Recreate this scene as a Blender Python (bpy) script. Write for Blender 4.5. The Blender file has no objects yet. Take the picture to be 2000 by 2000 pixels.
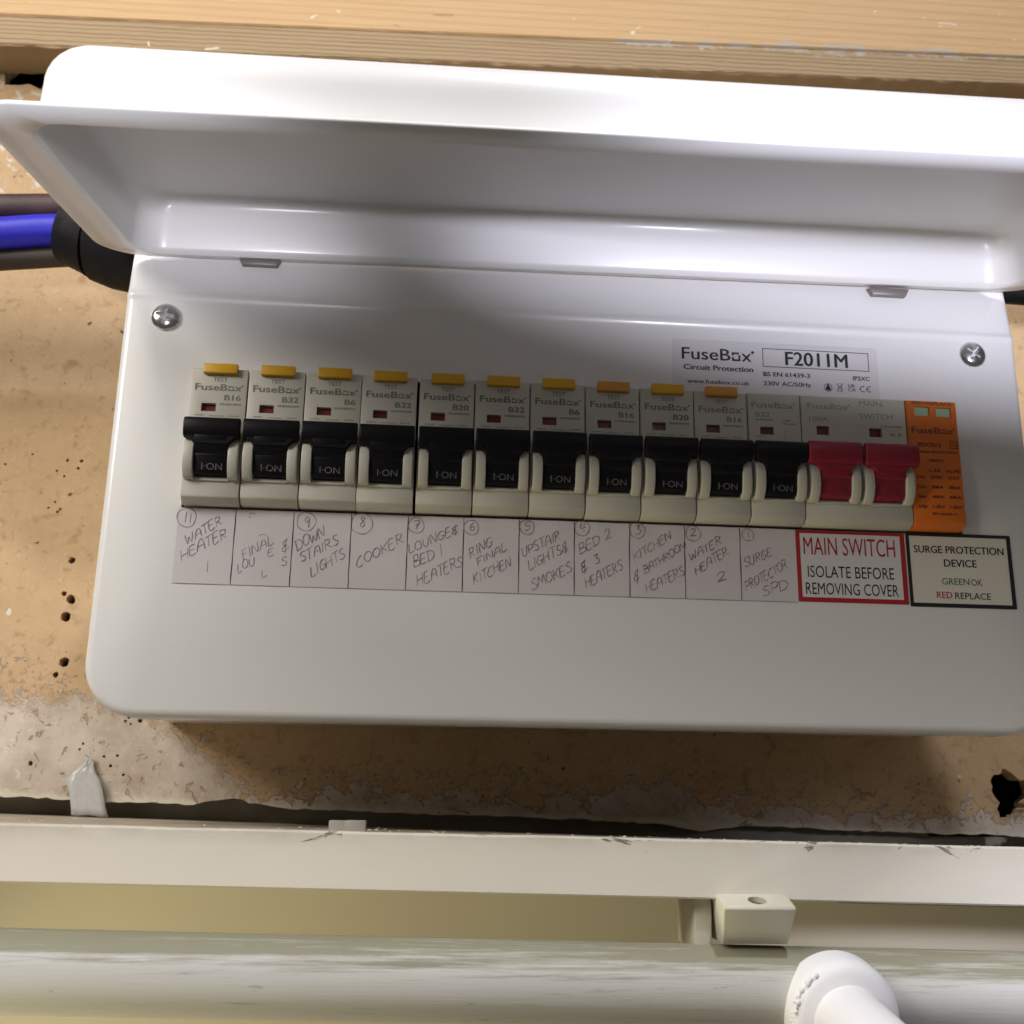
import bpy, bmesh, math, random
from mathutils import Vector, Matrix
random.seed(7)
S = bpy.context.scene
COL = S.collection
MM = 0.001

# ------------------------------------------------------------------ camera
cd = bpy.data.cameras.new('camera')
cam = bpy.data.objects.new('camera', cd); COL.objects.link(cam); S.camera = cam
cx, cy, cz, pa, yb, rc, fpx = 75.388, -326.905, -127.273, 0.25405, -0.080674, -0.016263, 2089.05
Rx = Matrix.Rotation(pa, 3, 'X'); Rz = Matrix.Rotation(yb, 3, 'Z'); Ry = Matrix.Rotation(rc, 3, 'Y')
Mw = Rz @ Rx @ Ry
r_, f_, u_ = Mw.col[0], Mw.col[1], Mw.col[2]
M4 = Matrix(((r_[0], u_[0], -f_[0], cx*MM), (r_[1], u_[1], -f_[1], cy*MM), (r_[2], u_[2], -f_[2], cz*MM), (0, 0, 0, 1)))
cam.matrix_world = M4
cd.sensor_width = 36; cd.lens = fpx/2000*36
cd.clip_start = 0.01; cd.clip_end = 50
cd.dof.use_dof = True; cd.dof.focus_distance = 0.327; cd.dof.aperture_fstop = 22

# ------------------------------------------------------------------ world, lamps, exposure
W = bpy.data.worlds.new('World'); S.world = W; W.use_nodes = True
W.node_tree.nodes['Background'].inputs[0].default_value = (1.0, 0.90, 0.78, 1)
W.node_tree.nodes['Background'].inputs[1].default_value = 0.085
S.view_settings.view_transform = 'Standard'; S.view_settings.look = 'None'
S.view_settings.exposure = 0.0; S.view_settings.gamma = 1

def lamp(name, kind, loc, target, power, color, **kw):
    ld = bpy.data.lights.new(name, kind); ld.energy = power; ld.color = color
    for k, v in kw.items(): setattr(ld, k, v)
    o = bpy.data.objects.new(name, ld); COL.objects.link(o)
    o.location = Vector(loc)*MM
    d = (Vector(target)-Vector(loc))
    o.rotation_euler = d.to_track_quat('-Z', 'Y').to_euler()
    return o
lamp('ceiling_lamp', 'AREA', (240, -576, 930), (140, 0, 0), 6.9, (0.90, 0.91, 1.0), shape='DISK', size=0.07)
lamp('window_lamp', 'AREA', (-310, -540, 600), (40, 0, -60), 3.3, (0.97, 0.93, 0.86), shape='DISK', size=0.36)
lamp('side_lamp', 'AREA', (-500, -430, 250), (40, 0, -60), 3.5, (1.0, 0.94, 0.86), shape='DISK', size=0.26)  # added fill from the left, lifts the leftmost breakers
lamp('warm_lamp', 'SPOT', (-240, -84, -330), (62, 48, -180), 4.0, (1.0, 0.87, 0.54), spot_size=math.radians(50), spot_blend=1.0, shadow_soft_size=0.03)
lamp('added_pipe_spot', 'SPOT', (345, -430, -70), (268, -10, -200), 4.6, (0.90, 0.89, 1.0), spot_size=math.radians(23), spot_blend=1.0, shadow_soft_size=0.02)  # added spot that brightens the pipe and ledge at lower right
t_ = lamp('added_hinge_spot', 'SPOT', (250, -450, -98), (277, 0, 39), 8.8, (0.87, 0.86, 1.0), spot_size=math.radians(50), spot_blend=0.14, shadow_soft_size=0.022)  # added spot, no torch known; its cone shapes the lit hinge band
t_.scale = (1, 0.148, 1); t_.rotation_euler.rotate_axis('Z', math.radians(-7.0))
t_ = lamp('added_hinge_spot_left', 'SPOT', (-5, -430, -100), (-16, 0, 50), 5.2, (0.93, 0.91, 1.0), spot_size=math.radians(22), spot_blend=0.9, shadow_soft_size=0.02)  # second added spot, lifts the left end of the hinge band
t_.scale = (1, 0.36, 1)

# ------------------------------------------------------------------ materials
def mat(name, color, rough=0.5, metal=0.0, coat=0.0, bump=None, var=None, spec=0.5):
    m = bpy.data.materials.new(name); m.use_nodes = True
    n = m.node_tree.nodes; l = m.node_tree.links; b = n['Principled BSDF']
    b.inputs['Base Color'].default_value = (*color, 1); b.inputs['Roughness'].default_value = rough
    b.inputs['Metallic'].default_value = metal; b.inputs['Coat Weight'].default_value = coat
    b.inputs['Coat Roughness'].default_value = 0.12
    b.inputs['Specular IOR Level'].default_value = spec
    tc = n.new('ShaderNodeTexCoord')
    if bump:
        t = n.new('ShaderNodeTexNoise'); t.inputs['Scale'].default_value = bump[0]; t.inputs['Detail'].default_value = 3
        l.new(tc.outputs['Object'], t.inputs['Vector'])
        bp = n.new('ShaderNodeBump'); bp.inputs['Strength'].default_value = bump[1]; bp.inputs['Distance'].default_value = bump[2]*MM
        l.new(t.outputs['Fac'], bp.inputs['Height']); l.new(bp.outputs[0], b.inputs['Normal'])
    if var:
        t = n.new('ShaderNodeTexNoise'); t.inputs['Scale'].default_value = var[0]; t.inputs['Detail'].default_value = 5
        l.new(tc.outputs['Object'], t.inputs['Vector'])
        mx = n.new('ShaderNodeMix'); mx.data_type = 'RGBA'
        mx.inputs[6].default_value = (*color, 1); mx.inputs[7].default_value = (*[c*var[1] for c in color], 1)
        rp = n.new('ShaderNodeMapRange'); rp.inputs[1].default_value = 0.4; rp.inputs[2].default_value = 0.7
        l.new(t.outputs['Fac'], rp.inputs[0]); l.new(rp.outputs[0], mx.inputs[0]); l.new(mx.outputs[2], b.inputs['Base Color'])
    return m

class NB:
    """small node-tree builder"""
    def __init__(s, name):
        s.m = bpy.data.materials.new(name); s.m.use_nodes = True
        s.n = s.m.node_tree.nodes; s.l = s.m.node_tree.links; s.b = s.n['Principled BSDF']
        s.tc = s.n.new('ShaderNodeTexCoord').outputs['Object']
    def put(s, sock, v):
        if isinstance(v, bpy.types.NodeSocket): s.l.new(v, sock)
        else: sock.default_value = v
    def math(s, op, a, b=0.0, clamp=False):
        x = s.n.new('ShaderNodeMath'); x.operation = op; x.use_clamp = clamp
        s.put(x.inputs[0], a); s.put(x.inputs[1], b); return x.outputs[0]
    def xyz(s):
        x = s.n.new('ShaderNodeSeparateXYZ'); s.l.new(s.tc, x.inputs[0]); return x.outputs
    def noise(s, scale, detail=4, rough=0.55, stretch=None, dist=0.0):
        t = s.n.new('ShaderNodeTexNoise'); t.inputs['Scale'].default_value = scale; t.inputs['Detail'].default_value = detail
        t.inputs['Roughness'].default_value = rough; t.inputs['Distortion'].default_value = dist
        v = s.tc
        if stretch:
            mp = s.n.new('ShaderNodeMapping'); mp.inputs['Scale'].default_value = stretch; s.l.new(s.tc, mp.inputs[0]); v = mp.outputs[0]
        s.l.new(v, t.inputs['Vector']); return t.outputs['Fac']
    def rng(s, v, a, b, c=0.0, d=1.0):
        r = s.n.new('ShaderNodeMapRange'); s.l.new(v, r.inputs[0])
        for i, k in enumerate((a, b, c, d)): r.inputs[i+1].default_value = k
        return r.outputs[0]
    def mix(s, f, a, b):
        x = s.n.new('ShaderNodeMix'); x.data_type = 'RGBA'; s.put(x.inputs[0], f)
        s.put(x.inputs[6], (*a, 1) if isinstance(a, tuple) else a); s.put(x.inputs[7], (*b, 1) if isinstance(b, tuple) else b)
        return x.outputs[2]
    def done(s, col, rough=0.6, height=None, dist=0.2, strength=0.6, spec=0.4):
        s.put(s.b.inputs['Base Color'], col); s.put(s.b.inputs['Roughness'], rough); s.b.inputs['Specular IOR Level'].default_value = spec
        if height is not None:
            bp = s.n.new('ShaderNodeBump'); bp.inputs['Strength'].default_value = strength; bp.inputs['Distance'].default_value = dist*MM
            s.l.new(height, bp.inputs['Height']); s.l.new(bp.outputs[0], s.b.inputs['Normal'])
        return s.m

ENAMEL = mat('white_enamel', (0.80, 0.80, 0.80), 0.34, coat=0.35, bump=(520, 0.4, 0.09))
LIDMAT = mat('white_enamel_lid', (0.78, 0.78, 0.785), 0.37, coat=0.15, bump=(420, 0.25, 0.06))
BODY = mat('grey_white_plastic', (0.60, 0.585, 0.52), 0.42, bump=(1500, 0.2, 0.03), var=(60, 0.93))
BLACK = mat('black_plastic', (0.006, 0.0055, 0.008), 0.38, bump=(1800, 0.3, 0.03), spec=0.22)
RED = mat('red_plastic', (0.25, 0.010, 0.032), 0.40, bump=(1500, 0.2, 0.03))
YELLOW = mat('yellow_plastic', (0.72, 0.40, 0.012), 0.42, bump=(1500, 0.2, 0.03))
AMBER = mat('amber_plastic', (0.66, 0.30, 0.04), 0.42, bump=(1500, 0.2, 0.03))
ORANGE = mat('orange_plastic', (0.72, 0.17, 0.018), 0.42, bump=(1500, 0.2, 0.03))
WINRED = mat('red_flag', (0.15, 0.008, 0.018), 0.35)
WINGREEN = mat('pale_green_flag', (0.40, 0.60, 0.40), 0.25)
GREYINK = mat('grey_ink', (0.20, 0.195, 0.18), 0.5)
LIGHTINK = mat('faint_ink', (0.28, 0.27, 0.245), 0.5)
BLACKINK = mat('black_ink', (0.018, 0.018, 0.026), 0.45)
BROWNINK = mat('brown_ink', (0.13, 0.028, 0.018), 0.5)
REDINK = mat('red_ink', (0.42, 0.02, 0.025), 0.45)
GREENINK = mat('green_ink', (0.03, 0.20, 0.06), 0.45)
WHITEINK = mat('white_ink', (0.30, 0.30, 0.32), 0.5)
DARKREDINK = mat('dull_pink_ink', (0.42, 0.10, 0.09), 0.5)
PENCIL = mat('pencil_line', (0.245, 0.225, 0.24), 0.55)
PAPER = mat('label_paper', (0.70, 0.655, 0.69), 0.28, bump=(90, 0.35, 0.5), coat=0.3)
STICKER = mat('white_sticker', (0.74, 0.73, 0.75), 0.25, bump=(90, 0.2, 0.3), coat=0.3)
CREAMSTICKER = mat('cream_sticker', (0.76, 0.73, 0.66), 0.3, bump=(90, 0.2, 0.3))
STEEL = mat('zinc_screw', (0.70, 0.71, 0.73), 0.2, metal=1.0, bump=(900, 0.4, 0.05))
SLOTM = mat('shaded_screw_recess', (0.10, 0.10, 0.11), 0.4, metal=0.8)  # shade of the cross recess put into its floor colour
TABM = mat('grey_metal_tab', (0.24, 0.225, 0.21), 0.45, metal=0.5)
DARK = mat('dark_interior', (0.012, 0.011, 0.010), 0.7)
BLUE = mat('blue_cable', (0.014, 0.014, 0.43), 0.45, bump=(300, 0.3, 0.1))
BROWN = mat('brown_cable', (0.040, 0.018, 0.020), 0.55, bump=(300, 0.4, 0.15), var=(90, 1.6))
CABLEBLACK = mat('black_rubber', (0.006, 0.006, 0.007), 0.55, bump=(110, 0.6, 1.2), spec=0.2)
TAPE = mat('frosted_tape', (0.50, 0.50, 0.49), 0.30, bump=(160, 0.6, 0.6))
CHIP = mat('translucent_plastic', (0.40, 0.38, 0.34), 0.35)
CRUMB = mat('plaster_crumb', (0.72, 0.68, 0.60), 0.8)
SEAL = mat('white_sealant', (0.78, 0.78, 0.80), 0.35, bump=(500, 0.5, 0.3))
DARKCRUMB = mat('dark_crumb', (0.05, 0.045, 0.04), 0.8)

def wall_material():
    k = NB('bare_board_with_old_paint')
    X, Y, Z = k.xyz()
    base = k.mix(k.noise(48, 7, 0.66), (0.43, 0.285, 0.15), (0.62, 0.44, 0.26))
    base = k.mix(k.rng(k.noise(170, 6, 0.7, dist=0.5), 0.54, 0.72, 0, 0.8), base, (0.30, 0.175, 0.08))
    base = k.mix(k.rng(k.noise(420, 4, 0.75, dist=0.4), 0.58, 0.72, 0, 0.8), base, (0.62, 0.48, 0.31))
    base = k.mix(k.rng(k.noise(300, 2, 0.5), 0.70, 0.73), base, (0.13, 0.07, 0.035))
    base = k.mix(k.rng(k.noise(500, 3, 0.6, (1, 1, 3)), 0.66, 0.72, 0, 0.7), base, (0.19, 0.11, 0.055))
    base = k.mix(k.rng(k.noise(120, 2, 0.5, (1.3, 1, 1)), 0.735, 0.75, 0, 0.85), base, (0.72, 0.66, 0.56))
    base = k.mix(k.math('MULTIPLY', k.rng(Z, 0.085, 0.115), k.rng(k.noise(95, 6, 0.7, dist=0.8), 0.55, 0.60, 0, 0.9)), base, (0.66, 0.62, 0.55))
    # old paint along the bottom edge, ragged upper limit
    thr = k.rng(X, -0.030, 0.012, -0.096, -0.1275)
    g = k.math('DIVIDE', k.math('SUBTRACT', X, 0.166), 0.022)
    g = k.math('POWER', 2.718, k.math('MULTIPLY', k.math('MULTIPLY', g, g), -1.0))
    thr = k.math('ADD', thr, k.math('MULTIPLY', g, 0.0085))
    wob = k.math('MULTIPLY', k.math('SUBTRACT', k.noise(85, 7, 0.68, dist=0.6), 0.5), 0.040)
    thr = k.math('ADD', k.math('ADD', thr, wob), k.math('MULTIPLY', X, -0.026))
    mask = k.rng(k.math('SUBTRACT', thr, Z), -0.0003, 0.0005)
    pn = k.noise(150, 6, 0.7, dist=0.8)
    mask = k.math('MULTIPLY', mask, k.rng(pn, 0.36, 0.39))
    dens = k.math('ADD', k.rng(k.math('SUBTRACT', thr, Z), 0, 0.016, 0.25, 1.1), k.math('MULTIPLY', k.math('SUBTRACT', k.noise(210, 6, 0.75), 0.5), 1.6))
    mask = k.math('MULTIPLY', mask, k.math('MAXIMUM', k.rng(dens, 0.1, 0.6), k.rng(X, 0.0, 0.02)))
    fl = k.math('MULTIPLY', k.rng(k.math('SUBTRACT', k.math('ADD', thr, 0.011), Z), 0, 0.002), k.rng(k.noise(190, 5, 0.7, (1, 1, 1.3), 1.5), 0.575, 0.60))
    mask = k.math('MAXIMUM', mask, fl)
    paint = k.mix(k.rng(k.noise(38, 7, 0.72), 0.35, 0.65), (0.42, 0.34, 0.265), (0.64, 0.565, 0.485))
    paint = k.mix(k.rng(k.noise(210, 5, 0.72, dist=1.2), 0.60, 0.68, 0, 0.7), paint, (0.70, 0.63, 0.52))
    paint = k.mix(k.rng(k.noise(170, 5, 0.72, (1, 1, 2.2), 1.5), 0.64, 0.68, 0, 0.85), paint, (0.17, 0.11, 0.065))
    edge = k.math('ADD', k.math('ADD', Z, 0.1365), k.math('MULTIPLY', X, 0.026))
    edge = k.math('ADD', edge, k.math('MULTIPLY', k.math('SUBTRACT', k.noise(110, 6, 0.7), 0.5), 0.008))
    paint = k.mix(k.rng(edge, 0.0045, 0.0025), paint, (0.66, 0.60, 0.48))
    col = k.mix(mask, base, paint)
    h = k.math('ADD', k.math('MULTIPLY', k.noise(260, 6, 0.65), 0.5), k.math('MULTIPLY', mask, 0.9))
    return k.done(col, 0.75, h, 0.6, 0.9, 0.25)

def pine_material(name, dark, light, scale, line):
    k = NB(name)
    w = k.n.new('ShaderNodeTexWave'); w.wave_type = 'BANDS'; w.bands_direction = 'DIAGONAL'
    mp = k.n.new('ShaderNodeMapping'); mp.inputs['Scale'].default_value = scale
    k.l.new(k.tc, mp.inputs[0]); k.l.new(mp.outputs[0], w.inputs['Vector'])
    w.inputs['Scale'].default_value = 1.0; w.inputs['Distortion'].default_value = 5.0; w.inputs['Detail'].default_value = 4; w.inputs['Detail Scale'].default_value = 0.7; w.inputs['Detail Roughness'].default_value = 0.62
    f = k.math('MULTIPLY', k.rng(w.outputs['Fac'], 0.62, 0.95), line)
    col = k.mix(k.noise(9, 5, 0.6, (2, 30, 30)), light, tuple(c*0.86 for c in light))
    col = k.mix(f, col, dark)
    col = k.mix(k.rng(k.noise(30, 6, 0.7, (1.5, 22, 22)), 0.52, 0.75, 0, 0.65), col, tuple(c*0.8 for c in light))
    col = k.mix(k.rng(k.noise(160, 4, 0.7, (0.6, 5, 5)), 0.62, 0.72, 0, 0.5), col, dark)
    X, Y, Z = k.xyz()
    lim = k.math('MULTIPLY', k.rng(X, 0.13, 0.19), k.math('ADD', k.math('MULTIPLY', k.math('SUBTRACT', k.noise(75, 6, 0.75, (0.6, 1, 1)), 0.42), 0.022), 0.0))
    res = k.math('MULTIPLY', k.rng(k.math('SUBTRACT', lim, k.math('ABSOLUTE', Z)), -0.0002, 0.0004), k.rng(k.noise(300, 4, 0.7, (0.5, 1, 1)), 0.38, 0.5))
    col = k.mix(k.math('MULTIPLY', res, 0.8), col, (0.50, 0.45, 0.40))
    col = k.mix(k.rng(k.noise(130, 2, 0.5, (0.5, 1, 1), 1.0), 0.72, 0.74, 0, 0.8), col, (0.80, 0.72, 0.60))
    col = k.mix(k.rng(k.noise(90, 3, 0.6, (0.25, 1.4, 1.4), 1.0), 0.715, 0.735, 0, 0.5), col, (0.26, 0.16, 0.08))
    return k.done(col, 0.66, k.noise(90, 6, 0.75, (1, 12, 12)), 0.5, 0.8, 0.3)
PINEFACE = pine_material('planed_pine_face', (0.50, 0.30, 0.14), (0.70, 0.47, 0.25), (3, 60, 150), 0.35)
PINEEDGE = pine_material('sawn_pine_underside', (0.24, 0.15, 0.075), (0.46, 0.335, 0.195), (4, 1050, 300), 0.75)

def paint_material(name, col, chip, chipamt, streak=0.0, streakcol=(0.3, 0.29, 0.2)):
    k = NB(name)
    c = k.mix(k.noise(14, 5, 0.6), col, tuple(v*0.90 for v in col))
    c = k.mix(k.rng(k.noise(120, 5, 0.65, (0.5, 1, 1)), chipamt, chipamt+0.03, 0, 0.75), c, chip)
    if streak:
        X, Y, Z = k.xyz()
        up = k.rng(k.math('ADD', Z, k.math('MULTIPLY', X, 0.0165)), 0.0010, 0.0085, 0, 1)
        s1 = k.noise(110, 8, 0.75, (0.10, 2.0, 2.0)); s2 = k.noise(340, 6, 0.75, (0.05, 1.5, 1.5), 0.6)
        f = k.math('ADD', k.math('MULTIPLY', s1, 0.55), k.math('MULTIPLY', s2, 0.45))
        f = k.math('MULTIPLY', k.rng(k.math('ADD', f, k.math('MULTIPLY', up, 0.20)), 0.55, 0.68), streak, True)
        c = k.mix(f, c, streakcol)
        c = k.mix(k.rng(k.noise(230, 5, 0.7, (0.3, 1, 1), 0.5), 0.66, 0.70, 0, 0.5), c, (0.20, 0.18, 0.14))
        return k.done(c, 0.6, s2, 0.2, 0.6, 0.35)
    return k.done(c, 0.42, k.noise(180, 5, 0.6, (0.4, 1, 1)), 0.18, 0.5, 0.45)
def ledge_material():
    k = NB('cream_gloss_paint'); X, Y, Z = k.xyz()
    c = k.mix(k.noise(14, 5, 0.6), (0.76, 0.725, 0.65), (0.68, 0.64, 0.565))
    top = k.math('ADD', k.math('ADD', Z, 0.13835), k.math('MULTIPLY', X, 0.0098))      # height above the top arris
    near = k.math('MULTIPLY', k.rng(top, -0.0042, -0.0006), k.rng(Y, -0.02, -0.024))
    n = k.noise(135, 6, 0.72, (0.42, 1, 1.2), 0.8)
    c = k.mix(k.rng(k.math('ADD', n, k.math('MULTIPLY', near, 0.115)), 0.685, 0.715, 0, 0.9), c, (0.12, 0.105, 0.085))
    c = k.mix(k.math('MULTIPLY', k.rng(k.noise(60, 5, 0.7, (0.5, 1, 1)), 0.45, 0.7), k.math('MULTIPLY', near, 0.5)), c, (0.42, 0.37, 0.30))
    c = k.mix(k.rng(n, 0.742, 0.755, 0, 0.8), c, (0.16, 0.14, 0.12))
    # darker, mottled flat top
    flat = k.math('MULTIPLY', k.rng(Y, -0.022, -0.015), k.rng(k.noise(70, 6, 0.7), 0.3, 0.6, 0.35, 0.8))
    c = k.mix(flat, c, (0.30, 0.25, 0.18))
    return k.done(c, 0.42, k.math('SUBTRACT', k.noise(180, 5, 0.6, (0.4, 1, 1)), k.math('MULTIPLY', k.rng(n, 0.70, 0.72), 0.6)), 0.18, 0.5, 0.45)
LEDGEM = ledge_material()
RECESSM = paint_material('cream_recess_paint', (0.76, 0.71, 0.58), (0.40, 0.36, 0.24), 0.80)  # even cream paint; warm_lamp gives it the yellow cast
PIPEM = paint_material('scuffed_white_paint', (0.55, 0.545, 0.52), (0.42, 0.40, 0.34), 0.77, 0.9, (0.22, 0.21, 0.135))
TEEM = mat('white_pipe_plastic', (0.78, 0.78, 0.80), 0.55, bump=(140, 0.3, 0.3))
BRACKETM = paint_material('cream_bracket_paint', (0.60, 0.575, 0.47), (0.4, 0.36, 0.26), 0.80)
BACKM = mat('grey_backing', (0.42, 0.37, 0.30), 0.8, bump=(90, 0.6, 1.0), var=(30, 0.6))
WALLM = wall_material()

# ------------------------------------------------------------------ helpers
def link(name, me, parent=None, m=None, smooth=True):
    if isinstance(me, bmesh.types.BMesh):
        bm = me; me = bpy.data.meshes.new(name); bm.to_mesh(me); bm.free()
    if m is not None: me.materials.clear(); me.materials.append(m)
    if smooth:
        for p in me.polygons: p.use_smooth = True
        try: me.set_sharp_from_angle(angle=math.radians(32))
        except Exception: pass
    o = bpy.data.objects.new(name, me); COL.objects.link(o)
    if parent is not None: o.parent = parent
    return o

def thing(name, label, cat, loc=(0, 0, 0), group=None):
    o = bpy.data.objects.new(name, None); o.empty_display_size = 0.01; COL.objects.link(o)
    o.location = Vector(loc)*MM; o['label'] = label; o['category'] = cat
    if group: o['group'] = group
    return o
def tag(o, label, cat, group=None):
    o['label'] = label; o['category'] = cat
    if group: o['group'] = group
    return o
def structure(o, label=None):
    o['kind'] = 'structure'
    if label: o['label'] = label
    return o

def V(p): return Vector(p)*MM
def prism_x(bm, prof, x0, x1, bev=0.25, seg=2):
    """extrude a (y,z) profile in mm along x"""
    t = bmesh.new()
    a = [t.verts.new(V((x0, y, z))) for y, z in prof]; b = [t.verts.new(V((x1, y, z))) for y, z in prof]
    n = len(prof)
    t.faces.new(a); t.faces.new(list(reversed(b)))
    for i in range(n): t.faces.new((a[i], b[i], b[(i+1) % n], a[(i+1) % n]))
    bmesh.ops.recalc_face_normals(t, faces=t.faces)
    if bev:
        es = [e for e in t.edges if len(e.link_faces) == 2 and e.calc_face_angle(0) > 0.5]
        bmesh.ops.bevel(t, geom=es, offset=bev*MM, segments=seg, affect='EDGES', profile=0.5, clamp_overlap=True)
    merge(bm, t)
def merge(bm, t):
    me = bpy.data.meshes.new('tmp'); t.to_mesh(me); t.free(); bm.from_mesh(me); bpy.data.meshes.remove(me)
def box(bm, x0, x1, y0, y1, z0, z1, bev=0.2, seg=2):
    prism_x(bm, [(y0, z0), (y1, z0), (y1, z1), (y0, z1)], x0, x1, bev, seg)
def tube(bm, pts, r, seg=24, caps=True):
    """tube along points (mm); r number or list"""
    P = [Vector(p) for p in pts]; rs = r if isinstance(r, (list, tuple)) else [r]*len(P)
    rings = []
    up = Vector((0, 0, 1))
    for i, p in enumerate(P):
        d = (P[min(i+1, len(P)-1)]-P[max(i-1, 0)]).normalized()
        a = d.cross(up)
        if a.length < 1e-3: a = d.cross(Vector((1, 0, 0)))
        a.normalize(); b = a.cross(d)
        rings.append([bm.verts.new(V(p+(a*math.cos(2*math.pi*j/seg)+b*math.sin(2*math.pi*j/seg))*rs[i])) for j in range(seg)])
    for A, B in zip(rings, rings[1:]):
        for j in range(seg): bm.faces.new((A[j], A[(j+1) % seg], B[(j+1) % seg], B[j]))
    if caps:
        bm.faces.new(rings[0]); bm.faces.new(list(reversed(rings[-1])))
    bmesh.ops.recalc_face_normals(bm, faces=bm.faces)
def rrect(x0, x1, a0, a1, r0, r1, n=8, step=None):
    """rounded rectangle, r0 at the a0 side, r1 at the a1 side; counter-clockwise from (x0+r0,a0)"""
    pts = []
    for (px, pa_, r, s) in ((x1, a0, r0, -90), (x1, a1, r1, 0), (x0, a1, r1, 90), (x0, a0, r0, 180)):
        ccx = px-r if px == x1 else px+r; cca = pa_+r if pa_ == a0 else pa_-r
        for i in range(n+1):
            t = math.radians(s+90*i/n); pts.append((ccx+r*math.cos(t), cca+r*math.sin(t)))
    return pts
def flat_poly(bm, pts, y=0.0):
    f = bm.faces.new([bm.verts.new(V((x, y, z))) for x, z in pts])
    f.normal_update()
    if f.normal.y > 0: f.normal_flip()
    return f
def frame_poly(bm, outer, inner, y=0.0):
    a = [bm.verts.new(V((x, y, z))) for x, z in outer]; b = [bm.verts.new(V((x, y, z))) for x, z in inner]
    n = len(a)
    for i in range(n): bm.faces.new((a[i], a[(i+1) % n], b[(i+1) % n], b[i]))
    bmesh.ops.recalc_face_normals(bm, faces=bm.faces)

# ---- printed lettering: flat glyph meshes facing -Y
_tx = {}
def glyphs(s, bold):
    if (s, bold) in _tx: return _tx[(s, bold)]
    c = bpy.data.curves.new('t', 'FONT'); c.body = s; c.offset = bold; c.resolution_u = 3
    o = bpy.data.objects.new('t', c); COL.objects.link(o)
    dg = bpy.context.evaluated_depsgraph_get(); dg.update()
    me = bpy.data.meshes.new_from_object(o.evaluated_get(dg))
    bpy.data.objects.remove(o); bpy.data.curves.remove(c)
    vs = [v.co.copy() for v in me.vertices]; fs = [tuple(p.vertices) for p in me.polygons]
    bpy.data.meshes.remove(me)
    _tx[(s, bold)] = (vs, fs); return vs, fs
def cap_of(bold):
    vs, _ = glyphs('H', bold); return max(v.y for v in vs)-min(v.y for v in vs)
def text(bm, s, x0, x1, z, h, y=-0.06, bold=0.0, zr=None, xf=None):
    """lettering between x0 and x1 (mm), baseline z, cap height h; bold thickens the strokes sideways"""
    vs, fs = glyphs(s, 0.0)
    a = min(v.x for v in vs); b = max(v.x for v in vs); k = h/cap_of(0.0)
    d = bold*h*1.6
    ks = (x1-x0-2*d)/(b-a)
    for n_, (ox, oz) in enumerate([(0, 0)] if not bold else [(0, 0), (2*d, 0), (d, d*.7), (d, -d*.3)]):
        new = []
        for v in vs:
            p = Vector((x0+ox+(v.x-a)*ks, y-.003*n_, z+oz+v.y*k)); new.append(bm.verts.new(V(p if xf is None else xf(p))))
        for f in fs:
            try: bm.faces.new([new[i] for i in f])
            except ValueError: pass
def stroke(bm, pts, w, y):
    """flat ribbon along (x,z) points with rounded-ish ends"""
    P = [Vector((p[0], p[1])) for p in pts]
    L = []; R = []
    for i, p in enumerate(P):
        d = P[min(i+1, len(P)-1)]-P[max(i-1, 0)]
        if d.length < 1e-6: d = Vector((1, 0))
        d.normalize(); n = Vector((-d.y, d.x))*w*0.5*(0.75 if i in (0, len(P)-1) else 1)
        n *= 1+.28*math.sin(i*.9+P[0].x*3.1+P[0].y*1.7)
        L.append(bm.verts.new(V((p.x+n.x, y, p.y+n.y)))); R.append(bm.verts.new(V((p.x-n.x, y, p.y-n.y))))
    for i in range(len(P)-1):
        bm.faces.new((L[i], R[i], R[i+1], L[i+1]))
def smooth_line(pts, n=4):
    if len(pts) < 3: return pts
    out = []
    for i in range(len(pts)-1):
        p0 = pts[max(i-1, 0)]; p1 = pts[i]; p2 = pts[i+1]; p3 = pts[min(i+2, len(pts)-1)]
        for j in range(n):
            t = j/n
            out.append(tuple(0.5*((2*p1[k])+(-p0[k]+p2[k])*t+(2*p0[k]-5*p1[k]+4*p2[k]-p3[k])*t*t+(-p0[k]+3*p1[k]-3*p2[k]+p3[k])*t**3) for k in (0, 1)))
    out.append(pts[-1]); return out
def arc(cx_, cy_, rx, ry, a0, a1, n=10):
    return [(cx_+rx*math.cos(math.radians(a0+(a1-a0)*i/n)), cy_+ry*math.sin(math.radians(a0+(a1-a0)*i/n))) for i in range(n+1)]
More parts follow.
